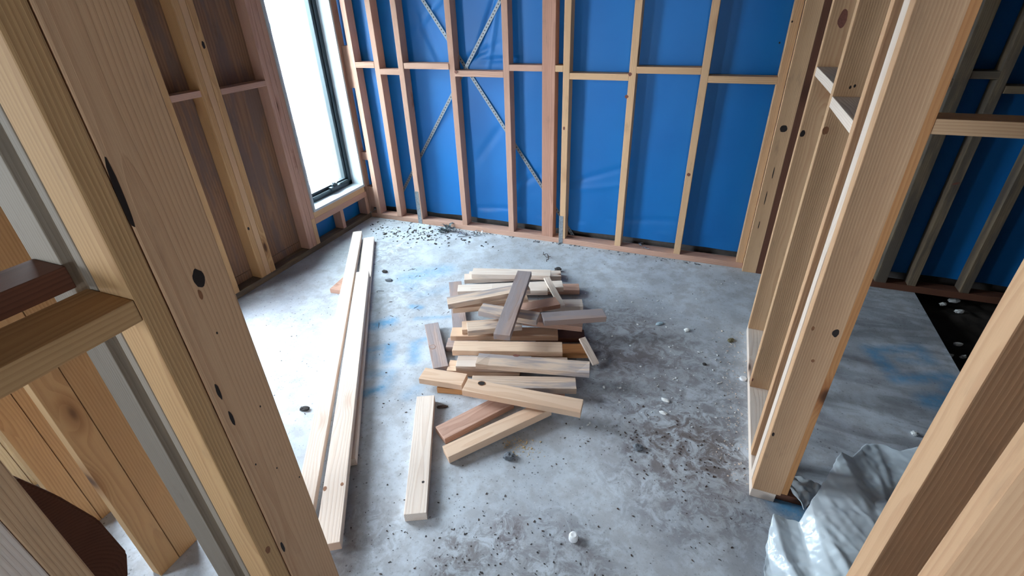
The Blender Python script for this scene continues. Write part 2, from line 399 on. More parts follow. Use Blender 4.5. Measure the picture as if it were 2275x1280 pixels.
mx.inputs[0].default_value = .05; tg.t.links.new(gl.outputs[0], mx.inputs[1]); tg.t.links.new(gs.outputs[0], mx.inputs[2])
tg.t.links.new(mx.outputs[0], tg.out.inputs[0])
wpart('window_pane', [(-2.418, -2.412, -.635, -.12, .40, 2.03)], tg.m)
wpart('window_winder', [(-2.392, -2.355, -.36, -.24, .372, .398), (-2.385, -2.362, -.33, -.27, .395, .418), (-2.388, -2.366, -.255, -.12, .385, .400),
                        (-2.392, -2.370, -.58, -.36, .372, .384), (-2.378, -2.352, -.318, -.300, .41, .432)], ALU)

win = bpy.data.objects.new('window_2', None); SC.collection.objects.link(win); win.location = (-2.33, -2.25, .31); win['kind'] = 'structure'
wpart('window_sill', [(-2.46, -2.262, -2.75, -1.75, .300, .325)], WHT)
wpart('window_frame', [(-2.455, -2.385, -1.80, -1.755, .325, 2.4), (-2.455, -2.385, -2.745, -2.70, .325, 2.4), (-2.455, -2.385, -2.745, -1.755, 2.36, 2.41), (-2.455, -2.385, -2.745, -1.755, .325, .37)], ALU)

# ================================================================ TIMBER FRAMES
GB = 'studs of the blue-wrapped back wall'
# (x0, width, material, label)
SW = .047
def bstud(x0, w, mat, lab, z0=.045, y1=.09, **k):
    return timber('wall_stud', (x0, x0+w, 0, y1, z0, TOP), mat, lab, 'stud', GB, **k)
bstud(-2.205, SW, PINEP, 'corner stud of the back wall tight beside the window side packing blocks')
bstud(-1.976, SW, PINEP, 'back wall stud next to the corner, first with blue wrap on both sides', warp=.01)
bstud(-1.745, SW, PINEP, 'back wall stud whose foot has the left metal strap', warp=.01)
bstud(-1.300, SW, PINEP, 'back wall stud just left of where the metal braces cross', warp=.01)
bstud(-.853, SW, PINEP, 'back wall stud just right of where the metal braces cross')
timber('laminated_post', (-.554, -.458, 0, .09, .045, TOP), LAMW, 'wide brown laminated post in the middle of the back wall', 'post')
bstud(-.400, SW, PINE, 'back wall stud just right of the wide laminated post, right metal strap at foot')
bstud(.058, SW, PINE, 'back wall stud midway between laminated post and end stud, wrap either side')
bstud(.513, SW, PINE, 'back wall stud second from the partition corner, lit left edge')
bstud(.960, .047, PINE, 'end stud of the back wall against the partition corner')
BAYS = [(-2.158, -1.976, 1, 'the narrow bay at the window corner'), (-1.929, -1.745, 0, 'the second narrow bay from the window corner'),
        (-1.698, -1.300, 1, 'the bay left of the brace crossing'), (-1.253, -.853, 0, 'the bay where the metal braces cross'),
        (-.806, -.554, 1, 'the bay left of the laminated post'), (-.458, -.400, 1, 'the slot right of the laminated post'),
        (-.353, .058, 0, 'the first full bay right of the laminated post'), (.105, .513, 1, 'the second full bay right of the laminated post'),
        (.560, .960, 0, 'the last bay before the partition corner')]
for x0, x1, up, where in BAYS:
    z = 1.319 if up else 1.272
    timber('nogging', (x0+.0005, x1-.0005, 0, .09, z, z+.042), PINEP if x0 < -.5 else PINE, 'short horizontal nogging in ' + where, 'nogging', 'noggings of the blue-wrapped back wall')
timber('bottom_plate', (-2.276, 1.008, 0, .09, 0, .045), PINEP, 'long bottom plate under the back wall studs of the room', 'plate', warp=.0)

# side room part of the back wall
GR = 'studs of the back wall in the side room'
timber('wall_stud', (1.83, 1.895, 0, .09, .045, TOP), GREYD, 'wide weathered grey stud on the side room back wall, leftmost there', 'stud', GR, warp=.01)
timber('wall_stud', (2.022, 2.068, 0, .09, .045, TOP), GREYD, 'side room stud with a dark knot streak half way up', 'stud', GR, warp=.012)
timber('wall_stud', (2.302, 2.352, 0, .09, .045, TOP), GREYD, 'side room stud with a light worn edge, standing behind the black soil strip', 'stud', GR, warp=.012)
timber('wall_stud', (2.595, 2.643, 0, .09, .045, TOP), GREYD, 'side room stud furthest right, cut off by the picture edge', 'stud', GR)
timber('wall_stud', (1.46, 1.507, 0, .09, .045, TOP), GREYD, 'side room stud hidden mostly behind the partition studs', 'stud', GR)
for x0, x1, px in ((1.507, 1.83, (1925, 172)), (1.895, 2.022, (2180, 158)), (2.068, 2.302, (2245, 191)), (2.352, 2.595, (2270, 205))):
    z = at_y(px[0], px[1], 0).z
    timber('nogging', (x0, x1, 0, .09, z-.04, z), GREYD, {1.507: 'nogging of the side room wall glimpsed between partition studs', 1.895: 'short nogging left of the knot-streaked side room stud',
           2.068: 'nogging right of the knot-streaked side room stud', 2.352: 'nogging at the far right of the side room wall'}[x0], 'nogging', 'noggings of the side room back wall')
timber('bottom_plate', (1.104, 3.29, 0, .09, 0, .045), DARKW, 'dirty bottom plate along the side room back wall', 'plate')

# left wall: studs, noggings, window trimmers
GL = 'studs of the brown-sheeted left wall'
def lstud(y0, y1, mat, lab, z0=.045, z1=TOP, x0=XL-.09, **k):
    return timber('wall_stud', (x0, XL, y0, y1, z0, z1), mat, lab, 'stud', GL, **k)
lstud(-1.600, -1.553, PINEY, 'left wall stud just right of the big foreground post, only a light strip showing')
lstud(-1.352, -1.306, PINEY, 'left one of three nailed studs in the middle of the left wall')
lstud(-1.3035, -1.2615, PINE, 'middle one of three nailed studs in the left wall')
lstud(-1.259, -1.213, PINEY, 'right one of three nailed studs, middle of the left wall')
lstud(-.842, -.797, PINEP, 'outer left stud of the pair beside the window')
lstud(-.7945, -.754, PINEP, 'second stud of the group beside the window, under its near side')
lstud(-.7515, -.711, PINE, 'short trimmer stud carrying the window sill rails at their near end', z1=.268)
lstud(-.7515, -.711, PINEP, 'stud directly against the white near side of the window', z0=.268)
lstud(-.405, -.365, PINEP, 'short jack stud under the middle of the window sill', z1=.213)
lstud(-.052, -.012, PINEP, 'short jack stud under the far end of the window sill', z1=.213)
lstud(-.033, .009, PINEP, 'stud against the white far side of the window', z0=.305)
timber('sill_rail', (XL-.09, XL, -.7105, -.0125, .2135, .263), PINEP, 'lower horizontal rail under the window sill', 'rail', 'doubled rails under the window sill')
timber('sill_rail', (XL-.09, XL, -.7105, -.0335, .2635, .3175), PINE, 'upper horizontal rail directly under the white window sill', 'rail', 'doubled rails under the window sill')
for i, (z0, z1, w) in enumerate(((1.16, 1.48, 'at mid height'), (.55, .62, 'low down'), (.10, .30, 'near the floor'), (1.95, 2.3, 'high up'))):
    timber('packing_block', (-2.275, -2.206, .012, .085, z0, z1), PINEP, 'packing block between window side stud and corner stud, ' + w, 'block', 'packing blocks in the corner beside the window')
timber('wall_stud', (-2.366, -2.277, .011, .056, .045, TOP), PINEP, 'dark recessed corner stud behind the window side stud', 'stud', GL)
timber('nogging', (XL-.09, XL, -1.5525, -1.3525, 1.312, 1.349), PINEP, 'nogging left of the three nailed studs on the left wall', 'nogging', 'noggings of the left wall')
timber('nogging', (XL-.09, XL, -1.2125, -.8425, 1.300, 1.336), PINEP, 'nogging between the three nailed studs and the window studs', 'nogging', 'noggings of the left wall')
timber('bottom_plate', (XL-.09, XL, -2.96, -.0005, 0, .0445), GREYD, 'bottom plate of the left wall running under the window', 'plate')

# partition on the right
GP = 'studs of the right-hand partition'
def pstud(y0, y1, mat, lab, z0=.046, x0=XR, x1=XR+.09, **k):
    return timber('wall_stud', (x0, x1, y0, y1, z0, TOP), mat, lab, 'stud', GP, **k)
pstud(-.045, -.0005, PINE, 'partition stud standing on the floor against the back wall, dark chipped left edge', z0=0, x0=1.009, x1=1.10, wane=(0, 0, -1.3, 1, 0))
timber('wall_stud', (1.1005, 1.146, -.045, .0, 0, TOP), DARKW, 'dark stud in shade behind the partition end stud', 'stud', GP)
pstud(-.868, -.823, PINE, 'partition stud on the far end of the partition bottom plate')
pstud(-1.408, -1.364, PINE, 'partition stud in the middle of the bottom plate, small double nail holes')
pstud(-1.870, -1.828, PINEN, 'thin-looking orange partition stud left of the thick waney pair')
pstud(-2.003, -1.958, PINEL, 'pale stud of the waney pair, notched edge, behind the nearest partition stud', warp=.0, wane=(-1, 1, -.2, .45, .016))
pstud(-2.050, -2.0035, PINEN, 'nearest partition stud with a big black knot at knee height', cuts=10, x0=1.035, x1=1.138)
timber('bottom_plate', (XR, XR+.09, -2.05, -.823, 0, .0455), PINEL, 'bottom plate of the right-hand partition with pale edge', 'plate')
timber('nogging', (XR, XR+.09, -1.3635, -.8685, 1.437, 1.474), PINEL, 'upper far nogging between partition studs on the right', 'nogging', 'noggings of the right-hand partition')
timber('nogging', (XR, XR+.09, -1.8275, -1.4085, 1.400, 1.437), PINEL, 'nearer nogging between partition studs on the right', 'nogging', 'noggings of the right-hand partition')
# stub wall running right from the partition end
timber('wall_stud', (1.1385, 1.166, -2.030, -1.940, .036, TOP), PINEO, 'dark orange stud tucked behind the right edge of the nearest partition stud', 'stud', GP)
timber('nogging', (1.1665, 2.05, -2.03, -1.94, 1.452, 1.490), PINE, 'nogging running right from the partition, crossing in front of the dark side room', 'nogging')
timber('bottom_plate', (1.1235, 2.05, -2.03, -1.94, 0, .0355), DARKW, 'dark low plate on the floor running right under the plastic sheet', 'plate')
timber('wall_stud', (2.05, 2.095, -2.03, -1.94, 0, TOP), PINE, 'stud of the stub wall hidden behind the doorway jamb', 'stud', GP)

# near right door jamb
GJ = 'near jamb studs at the lower right corner'
timber('wall_stud', (1.033, 1.123, -2.930, -2.876, 0, TOP), PINEN, 'large blurred jamb stud at lower right, pinkish lit edge, left of its neighbour', 'stud', GJ)
timber('wall_stud', (1.033, 1.123, -3.060, -3.022, 0, TOP), PINEN, 'pale-edged jamb stud in the lower right corner, nearest the camera', 'stud', GJ)
timber('wall_stud', (1.075, 1.150, -2.8755, -2.835, 0, TOP), GREYW, 'greyish stud peeping out behind the pinkish jamb stud', 'stud', GJ)

# foreground left corner
GF = 'foreground left corner timbers'
timber('wall_stud', (-.300, -.265, -3.104, -2.965, 0, TOP), PINEN, 'very wide brown foreground board with a black knot, left of the room view', 'stud', GF, bev=.004)
timber('wall_stud', (-.361, -.265, -3.155, -3.1065, 0, TOP), PINEY, 'yellowish foreground stud left of the very wide brown board', 'stud', GF, bev=.004)
timber('wall_stud', (-.388, -.3635, -3.155, -3.1065, 0, TOP), PINEU, 'pale strip stud nailed behind the yellowish foreground stud', 'stud', GF)
timber('wall_stud', (-.510, -.415, -3.165, -3.120, 0, TOP), PINEU, 'pale greenish stud at the left edge, behind the two foreground noggings', 'stud', GF)
timber('nogging', (-.395, -.265, -3.70, -3.1555, 1.286, 1.331), PINEY, 'near foreground nogging, yellow front, at the left edge', 'nogging', GF)
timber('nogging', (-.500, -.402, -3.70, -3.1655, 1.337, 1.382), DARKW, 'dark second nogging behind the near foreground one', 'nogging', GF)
timber('wall_stud', (-.355, -.265, -3.459, -3.417, 0, 1.285), PINE, 'brown short stud in the lower left corner below the nogging', 'stud', GF)
timber('wall_stud', (-.355, -.265, -3.510, -3.4595, 0, 1.285), PINEL, 'paler short stud in the extreme lower left corner', 'stud', GF)
# front wall of the room, seen end on through the gap
for x, m1, m2, a, b in ((-.995, PINEY, PINEY, 'knotty brown deep stud seen below the foreground nogging', 'smooth brown stud joined to the knotty one by a light ridge'),
                        (-1.445, PINEY, PINEY, 'wide brown stud at the lower left, inner half', 'wide brown stud at the lower left beside a slit of light'),
                        (-1.895, CREAM, CREAM, 'bright cream stud at the left picture edge, inner half', 'bright cream stud low at the left picture edge')):
    timber('wall_stud', (x, x+.045, -3.074, -3.0, 0, TOP), m1, a, 'stud', GF)
    timber('wall_stud', (x, x+.045, -3.150, -3.076, 0, TOP), m2, b, 'stud', GF)
timber('nogging', (-1.40, -.995-.002, -3.12, -3.03, 1.30, 1.34), WHT, 'pale nogging glimpsed at the left edge beyond the greenish stud', 'nogging', GF)
# dark cut block on the second frame
pts = [(-3.470, 1.10), (-3.384, 1.05), (-3.355, .962), (-3.328, .850), (-3.322, .720), (-3.345, .66), (-3.40, .60), (-3.470, .56)]
bm = bmesh.new(); lo = [bm.verts.new((-.46, y, z)) for y, z in pts]; hi = [bm.verts.new((-.42, y, z)) for y, z in pts]
bm.faces.new(lo); bm.faces.new(hi[::-1]); k = len(pts)
for i in range(k): bm.faces.new((lo[i], hi[i], hi[(i+1) % k], lo[(i+1) % k]))
bmesh.ops.recalc_face_normals(bm, faces=bm.faces); bmesh.ops.bevel(bm, geom=list(bm.edges), offset=.006, segments=3, affect='EDGES')
ce = Vector((-.44, -3.4, .8))
for v in bm.verts: v.co -= ce
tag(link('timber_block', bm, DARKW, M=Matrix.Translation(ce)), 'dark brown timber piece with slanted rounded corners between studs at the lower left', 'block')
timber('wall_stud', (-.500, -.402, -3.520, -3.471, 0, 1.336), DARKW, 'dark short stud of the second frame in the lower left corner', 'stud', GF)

# ================================================================ METAL
STEEL = plain('galvanised_steel', rgb(176, 182, 188), .38, .75, var=.35, sc=60)
def bar_between(name, A, B, w, t, up, mat, holes=False):
    A = Vector(A); B = Vector(B); X = (B-A).normalized(); Z = Vector(up); Z = (Z - X*Z.dot(X)).normalized(); Y = Z.cross(X)
    L = (B-A).length; bm = bmesh.new()
    prof = [(-w/2, 0), (w/2, 0), (w/2, t), (-w/2+t, t), (-w/2+t, t*1.2), (-w/2, t*1.2)]     # an angle section
    n = max(2, int(L/.02)); rows = []
    for i in range(n+1):
        rows.append([bm.verts.new((L*i/n, a, -b)) for a, b in prof])
    for i in range(n):
        for j in range(6): bm.faces.new((rows[i][j], rows[i+1][j], rows[i+1][(j+1) % 6], rows[i][(j+1) % 6]))
    bm.faces.new(rows[0]); bm.faces.new(rows[-1][::-1]); bmesh.ops.recalc_face_normals(bm, faces=bm.faces)
    M = Matrix((X, Y, Z)).transposed().to_4x4(); M.translation = A
    return link(name, bm, mat, M=M)
tb = NT('punched_steel'); oc = tb.n('ShaderNodeTexCoord').outputs['Object']; sx = tb.n('ShaderNodeSeparateXYZ'); tb.put(sx.inputs[0], oc)
fx = tb.math('FRACT', tb.math('MULTIPLY', sx.outputs['X'], 40.0)); hole = tb.step(tb.math('ABSOLUTE', tb.math('SUBTRACT', fx, .5)), .12, .22, 1, 0)
hole = tb.math('MULTIPLY', hole, tb.step(tb.math('ABSOLUTE', sx.outputs['Y']), .003, .005, 1, 0))
PUNCH = tb.base(tb.mix(hole, rgb(128, 134, 140), rgb(40, 44, 48)), .5, .6)
def brace(x0, z0, x1, z1, lab):
    o = bar_between('brace_strip', (x0, .0905, z0), (x1, .0905, z1), .026, .0015, (0, -1, 0), PUNCH)
    tag(o, lab, 'brace', 'galvanised braces crossing on the back wall')
sl = (1.781-.057)/(-1.52+.319)
brace(-1.52-.6, 1.781-.6*sl, -.300, .03, 'punched steel brace falling from upper left to lower right')
sl2 = (1.765-.285)/(-.894+1.925)
brace(-1.99, .285-.065*sl2, -.894+.45, 1.765+.45*sl2, 'punched steel brace rising from lower left to upper right')
def strap(x, w, h, lab):
    bm = raw_box((x, x+w, -.0022, -.0002, .002, h)); raw_box((x, x+w*.12, -.0032, -.0022, .002, h), bm)
    ce = Vector((x, 0, 0)); [setattr(v, 'co', v.co-ce) for v in bm.verts]
    o = tag(link('tie_strap', bm, STEEL, M=Matrix.Translation(ce)), lab, 'strap', 'metal tie straps at stud feet')
    for k in range(5):
        b2 = bmesh.new(); bmesh.ops.create_cone(b2, cap_ends=True, segments=8, radius1=.003, radius2=.0025, depth=.0015, matrix=Matrix.Rotation(math.pi/2, 4, 'X'))
        nn = link('nail_head', b2, STEEL, M=Matrix.Identity(4)); nn.parent = o; nn.location = (w*(.35+.3*(k % 2)), -.0032, h*(.15+.17*k))
strap(-1.754, .038, .31, 'flat metal strap at the foot of the third back wall stud from the corner')
strap(-.405, .034, .243, 'flat metal strap at the foot of the stud right of the laminated post')

# ================================================================ LONG BOARDS ON THE FLOOR
def slab(name, A, B, w, t, mat, lab, cat, group=None, roll=0.0, bev=.002, far=1, ext0=0.0, ext1=0.0, cuts=0, wane=None, L=None):
    """board whose top edge runs A->B (world points); width goes to the left of A->B (far=1), thickness down"""
    A = Vector(A); B = Vector(B); X = (B-A).normalized()
    Y = Vector((-X.y, X.x, 0)).normalized()*far
    Z = X.cross(Y).normalized()
    if Z.z < 0: Z = -Z
    if roll:
        q = Matrix.Rotation(roll, 3, X); Y = q @ Y; Z = q @ Z
    if L is None: L = (B-A).length
    L += ext0+ext1; A = A - X*ext0
    bm = box_bm(L, w, t, bev=bev, cuts=cuts)
    if wane:
        for v in bm.verts:
            if v.co.z > t*.2 and v.co.y*(1 if far > 0 else 1) < -w*.3 and wane[0]*L < v.co.x+L/2 < wane[1]*L:
                k = wane[2]*(.6+.8*abs(noise.noise(Vector((v.co.x*12, 1, 2))))); v.co.z -= k; v.co.y += k*.5
    c = A + X*(L/2) + Y*(w/2) - Z*(t/2)
    Yl = Z.cross(X)
    M = Matrix((X, Yl, Z)).transposed().to_4x4(); M.translation = c
    return tag(link(name, bm, mat, M=M), lab, cat, group)
GLB = 'long boards lying on the floor left of the pile'
slab('floor_board', at(755, 1204, .088), at(819.5, 601.5, .088), .09, .043, PINEL, 'top long pale board of the two on the right, its near end towards the camera', 'board', GLB, far=1, cuts=8)
slab('floor_board', at(800, 897, .044), at(831, 526, .044), .09, .043, PINEL, 'long board underneath, its far end sticking out beyond the top one', 'board', GLB, far=1, ext0=.35)
slab('floor_board', at(724, 965, .078), at(804, 513, .078), .075, .043, PINEL, 'leftmost long board, reaching closest to the window wall', 'board', GLB, far=1, ext0=.5, roll=.0)
slab('offcut', at(757, 645, .034), at(733, 642, .034), .19, .034, PINEP, 'small offcut propping up the leftmost long board', 'offcut', far=-1, L=.09)

# ================================================================ PILE OF OFFCUTS
GO = 'timber offcuts in the pile'
def off(a, za, b, zb, mat, lab, w=.09, t=.035, far=1, roll=0.0, L=None, wane=None, e0=0.0, e1=0.0):
    return slab('offcut', at(a[0], a[1], za), at(b[0], b[1], zb), w, t, mat, lab + ', in the pile', 'offcut', GO, roll=roll, far=far, L=L, cuts=8 if wane else 0, wane=wane, ext0=e0, ext1=e1)
OFFS = []
# floor layer
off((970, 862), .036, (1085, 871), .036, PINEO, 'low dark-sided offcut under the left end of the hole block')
off((992, 823), .040, (1100, 829), .040, PINEF, 'pale offcut end showing left of the grey-stained top block', L=.40)
off((1108, 868), .036, (1255, 872), .040, PINEP, 'lowest offcut under the front right of the heap')
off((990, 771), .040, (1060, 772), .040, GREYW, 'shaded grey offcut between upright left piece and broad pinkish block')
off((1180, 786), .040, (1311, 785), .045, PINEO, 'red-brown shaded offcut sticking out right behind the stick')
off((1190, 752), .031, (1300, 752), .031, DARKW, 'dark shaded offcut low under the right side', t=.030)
off((1120, 683), .050, (1296, 681), .050, PINEL, 'white-topped offcut end poking out above the big brown right block')
off((1130, 645), .045, (1288, 645), .045, PINEP, 'pinkish offcut end furthest right at the back')
off((1040, 616), .036, (1247, 614), .036, PINEL, 'thin pale offcut lowest at the very back')
off((1031, 622), .070, (1215, 612), .070, PINEL, 'white offcut with a chewed left corner at the back', t=.033)
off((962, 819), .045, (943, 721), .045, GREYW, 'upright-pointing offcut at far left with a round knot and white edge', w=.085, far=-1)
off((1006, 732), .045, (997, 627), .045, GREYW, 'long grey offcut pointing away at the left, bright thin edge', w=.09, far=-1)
# second layer
off((1047, 609), .105, (1223, 613), .105, PINEL, 'white offcut topmost at the very back edge', t=.034)
off((1016, 648), .105, (1252, 638), .105, PINEL, 'pale offcut with a faint green stripe')
off((1090, 646), .142, (1217, 646), .142, PINEL, 'pale offcut behind the diagonal top piece', t=.034)
off((1005, 686), .130, (1175, 672), .130, PINEF, 'pale offcut directly beneath the grey orange-edged left one')
off((1026, 733), .108, (1160, 724), .108, PINEF, 'pale-ended offcut behind the short grey-topped left block', t=.034)
off((1000, 747), .072, (1240, 747), .072, PINEF, 'light brown offcut running straight across mid heap')
off((1004, 779), .112, (1250, 782), .112, PINEF, 'broad pinkish brown offcut across the middle, under the diagonal piece')
off((1012, 814), .080, (1262, 818), .080, PINEL, 'yellowish-ended offcut beneath the grey-stained top block')
off((1045, 860.5), .085, (1281, 864), .085, GREYC, 'offcut with swirling grain, right half stained dark grey')
off((930, 841), .080, (1025.5, 856), .080, PINEF, 'offcut sticking out furthest left at the front')
# third layer
off((1160, 712), .130, (1294, 727), .115, PINEP, 'brown offcut under the big brown right block')
off((1039, 736), .148, (1160, 723), .148, GREYC, 'short grey-topped offcut with pale left end, left of the diagonal piece')
off((1118, 700), .165, (1245, 676), .165, PINEP, 'pinkish grey offcut right of the diagonal piece, behind the dark one', t=.03)
off((1056, 808), .128, (1310, 828), .128, GREYC, 'grey-stained offcut with reddish knot and bark edge, across the front', wane=(.02, .98, .010))
off((1026, 867), .122, (1290, 917), .112, PINEF, 'front offcut with a large black knot hole')
# top layer
off((1062, 691), .212, (1192, 713), .200, GREYC, 'grey-topped offcut with cream edge crossing under the diagonal piece')
off((994.5, 677), .178, (1178, 643), .215, GREYC, 'long grey-topped offcut with orange left end and split edge')
off((1209, 713.5), .200, (1348, 704), .185, GREYW, 'big brown-grey offcut overhanging the right side')
off((1096, 742), .245, (1150, 601), .275, GREYW, 'diagonal grey offcut lying on top of everything', far=-1, t=.036)
# thin sticks
off((1243, 681), .120, (1208, 617), .172, PINEL, 'thin pale stick leaning at the back right', w=.04, t=.014, far=-1)
off((1318, 811), .030, (1287, 752), .110, PINEL, 'thin pale stick leaning down at the right', w=.04, t=.014, far=-1)
# loose around the pile
GN = 'offcuts lying loose at the front of the pile'
slab('offcut', at(988, 976, .036), at(1142, 896, .036), .095, .035, PINEP, 'offcut with strong curved grain at the front left, lying on the floor', 'offcut', GN)
slab('offcut', at(996, 1016, .045), at(1225, 909, .068), .072, .042, PINEF, 'smooth plain offcut slanting out at the front, nearest below the hole block', 'offcut', GN)
slab('offcut', at(896.5, 1144, .045), at(926, 881, .045), .089, .044, PINEL, 'separate pale offcut pointing at the camera, fine straight grain', 'offcut', GN, far=-1)

# ================================================================ KNOTS AND PAINTED SEAM GAP (parts of the boards)
KNOT = plain('knot_gap_black', rgb(34, 20, 14), .7, sc=120, var=.4)
KNOTR = plain('knot_reddish', rgb(126, 76, 62), .7, sc=150, var=.3)
HALO = plain('knot_halo', rgb(150, 100, 66), .75, sc=80, var=.3)
def find(sub):
    return next(o for o in bpy.data.objects if sub in str(o.get('label', '')))
bpy.context.view_layer.update()
def knot_on(o, px, py, axis, sign, rl, rw, mat=KNOT, rot=0.0, lift=.0005, label=None, name='knot'):
    """irregular flat knot on the face of board o that the photograph point looks at; sizes along and across the grain"""
    Mi = o.matrix_world.inverted(); c = Mi @ CAM; d = Mi.to_3x3() @ ray(px, py)
    h = sign*max(abs(v.co[axis]) for v in o.data.vertices); k = (h-c[axis])/d[axis]; p = c+d*k
    ot = [i for i in (0, 1, 2) if i != axis]
    if p[ot[0]] is None: return
    bm = bmesh.new(); ring = []
    n = 18
    for i in range(n):
        a = 2*math.pi*i/n; q = 1+.22*noise.noise(Vector((math.cos(a)*1.5+px, math.sin(a)*1.5, py*.1)))
        u, v = rl*q*math.cos(a), rw*q*math.sin(a)
        u, v = u*math.cos(rot)-v*math.sin(rot), u*math.sin(rot)+v*math.cos(rot)
        w = Vector((0, 0, 0)); w[ot[0]] = u; w[ot[1]] = v; w[axis] = sign*lift; ring.append(bm.verts.new(w))
    f = bm.faces.new(ring); bm.normal_update()
    if f.normal[axis]*sign < 0: f.normal_flip()
    r = bmesh.ops.extrude_face_region(bm, geom=[f])
    for v in [g for g in r['geom'] if isinstance(g, bmesh.types.BMVert)]: v.co[axis] -= sign*.0012
    ch = link(name, bm, mat); ch.parent = o; ch.location = p
    if label: ch['label'] = label
    return ch
wb = find('very wide brown foreground board')
# standing boards carry local X = world Z, local Z = -world X, local Y = world Y
knot_on(wb, 441, 618, 2, -1, .020, .0115, label='big black knot')
knot_on(wb, 445, 655, 2, -1, .012, .004, HALO)
for q in ((485, 870), (515, 930), (628, 1215)): knot_on(wb, q[0], q[1], 2, -1, .022, .004, KNOT, label='dark bark streak')
for q in ((482, 740), (578, 903), (568, 1032), (615, 1040), (665, 1060)): knot_on(wb, q[0], q[1], 2, -1, .003, .002)
knot_on(wb, 266, 430, 2, -1, .060, .0055, KNOT, rot=.03, label='dark sliver painted for the shaded gap along the seam')  # flat dark piece on the face, stands in for shade inside the seam
yb = find('yellowish foreground stud left of')
knot_on(yb, 595, 1222, 2, -1, .012, .007, HALO)
p6 = find('nearest partition stud with a big black knot')
knot_on(p6, 1857, 740, 1, -1, .015, .009, label='big black knot')
knot_on(p6, 1806, 730, 1, -1, .009, .004, HALO); knot_on(p6, 1806, 802, 1, -1, .006, .005, HALO); knot_on(p6, 1718, 965, 1, -1, .010, .004, KNOT)
p2 = find('standing on the floor against the back wall')
knot_on(p2, 1741, 286, 1, -1, .022, .020, label='big black knot')
for q in ((1732, 95), (1760, 48)): knot_on(p2, q[0], q[1], 1, -1, .006, .005)
for q in ((1705, 440, .05), (1722, 385, .04), (1690, 500, .03)): knot_on(p2, q[0]-4, q[1], 1, -1, q[2], .003)
p3 = find('far end of the partition bottom plate'); knot_on(p3, 1783, 297, 1, -1, .016, .010); knot_on(p3, 1872, 42, 1, -1, .035, .016, KNOTR)
p4 = find('middle of the bottom plate, small double')
for q in ((1889, 194), (1899, 191)): knot_on(p4, q[0], q[1], 1, -1, .006, .0035)
knot_on(p4, 1834, 290, 1, -1, .016, .010, HALO); knot_on(p4, 1672, 844, 1, -1, .010, .004, KNOTR)
hb = find('large black knot hole')
knot_on(hb, 1071, 852, 2, 1, .021, .017, HALO, lift=.0004); knot_on(hb, 1070, 852, 2, 1, .017, .013, KNOT, lift=.0009, label='large black knot hole')
kt = find('reddish knot and bark edge'); knot_on(kt, 1147, 790, 2, 1, .018, .010, KNOTR, label='reddish oval knot')
ul = find('round knot and white edge'); knot_on(ul, 961, 771, 2, 1, .022, .019, HALO); knot_on(ul, 961, 771, 2, 1, .019, .016, GREYW, lift=.0009, label='round grey knot')
fb = find('separate pale offcut'); knot_on(fb, 940, 1071, 2, 1, .006, .006, KNOT)
lb = find('top long pale board'); knot_on(lb, 722, 1086, 2, 1, .012, .007, HALO); knot_on(lb, 760, 1076, 2, 1, .008, .007, HALO)
ss = find('dark knot streak half way up'); knot_on(ss, 2124, 408, 1, -1, .006, .018, KNOTR, rot=.4)
st = find('just right of the wide laminated post'); knot_on(st, 1253, 285, 1, -1, .012, .008, KNOTR)
for lab, q in (('left of where the metal braces cross', (1013, 160)), ('midway between laminated post', (1400, 165)), ('second from the partition corner', (1530, 388)), ('midway between laminated post', (1392, 215))):
    knot_on(find(lab), q[0], q[1], 1, -1, .012, .012, KNOTR)
tr = find('middle one of three nailed studs'); knot_on(tr, 452, 100, 2, -1, .022, .010, KNOT); knot_on(tr, 552, 508, 2, -1, .012, .008, KNOT)

# ================================================================ PLASTIC SHEET
def plastic(name, alpha):
    t = NT(name); P = t.pos()
    d = t.n('ShaderNodeBsdfDiffuse'); d.inputs[0].default_value = (.82, .92, 1.0, 1)
    tl = t.n('ShaderNodeBsdfTranslucent'); tl.inputs[0].default_value = (.9, .96, 1.0, 1)
    gl = t.n('ShaderNodeBsdfGlossy'); gl.inputs['Roughness'].default_value = .16
    tr_ = t.n('ShaderNodeBsdfTransparent'); tr_.inputs[0].default_value = (.92, .96, .98, 1)
    m1 = t.n('ShaderNodeMixShader'); m1.inputs[0].default_value = .10; t.t.links.new(d.outputs[0], m1.inputs[1]); t.t.links.new(tl.outputs[0], m1.inputs[2])
    m2 = t.n('ShaderNodeMixShader'); m2.inputs[0].default_value = alpha; t.t.links.new(m1.outputs[0], m2.inputs[1]); t.t.links.new(tr_.outputs[0], m2.inputs[2])
    lw = t.n('ShaderNodeLayerWeight'); lw.inputs[0].default_value = .35
    m3 = t.n('ShaderNodeMixShader'); t.t.links.new(t.math('MULTIPLY_ADD', lw.outputs['Facing'], .16, .07), m3.inputs[0])
    t.t.links.new(m2.outputs[0], m3.inputs[1]); t.t.links.new(gl.outputs[0], m3.inputs[2]); t.t.links.new(m3.outputs[0], t.out.inputs[0])
    b = t.n('ShaderNodeBump'); b.inputs['Strength'].default_value = .5; b.inputs['Distance'].default_value = .004
    t.put(b.inputs['Height'], t.noise(P, 28, 4, .6, 1.2)); t.t.links.new(b.outputs[0], gl.inputs['Normal'])
    return t.m
PLAS = plastic('clear_white_plastic', .14); PLASW = plastic('white_plastic', .0)
def interp(ch, k):
    L = [0]
    for a, b in zip(ch, ch[1:]): L.append(L[-1]+(b-a).length)
    d = k*L[-1]
    for i in range(len(ch)-1):
        if d <= L[i+1] or i == len(ch)-2:
            return ch[i].lerp(ch[i+1], (d-L[i])/max(1e-9, L[i+1]-L[i]))
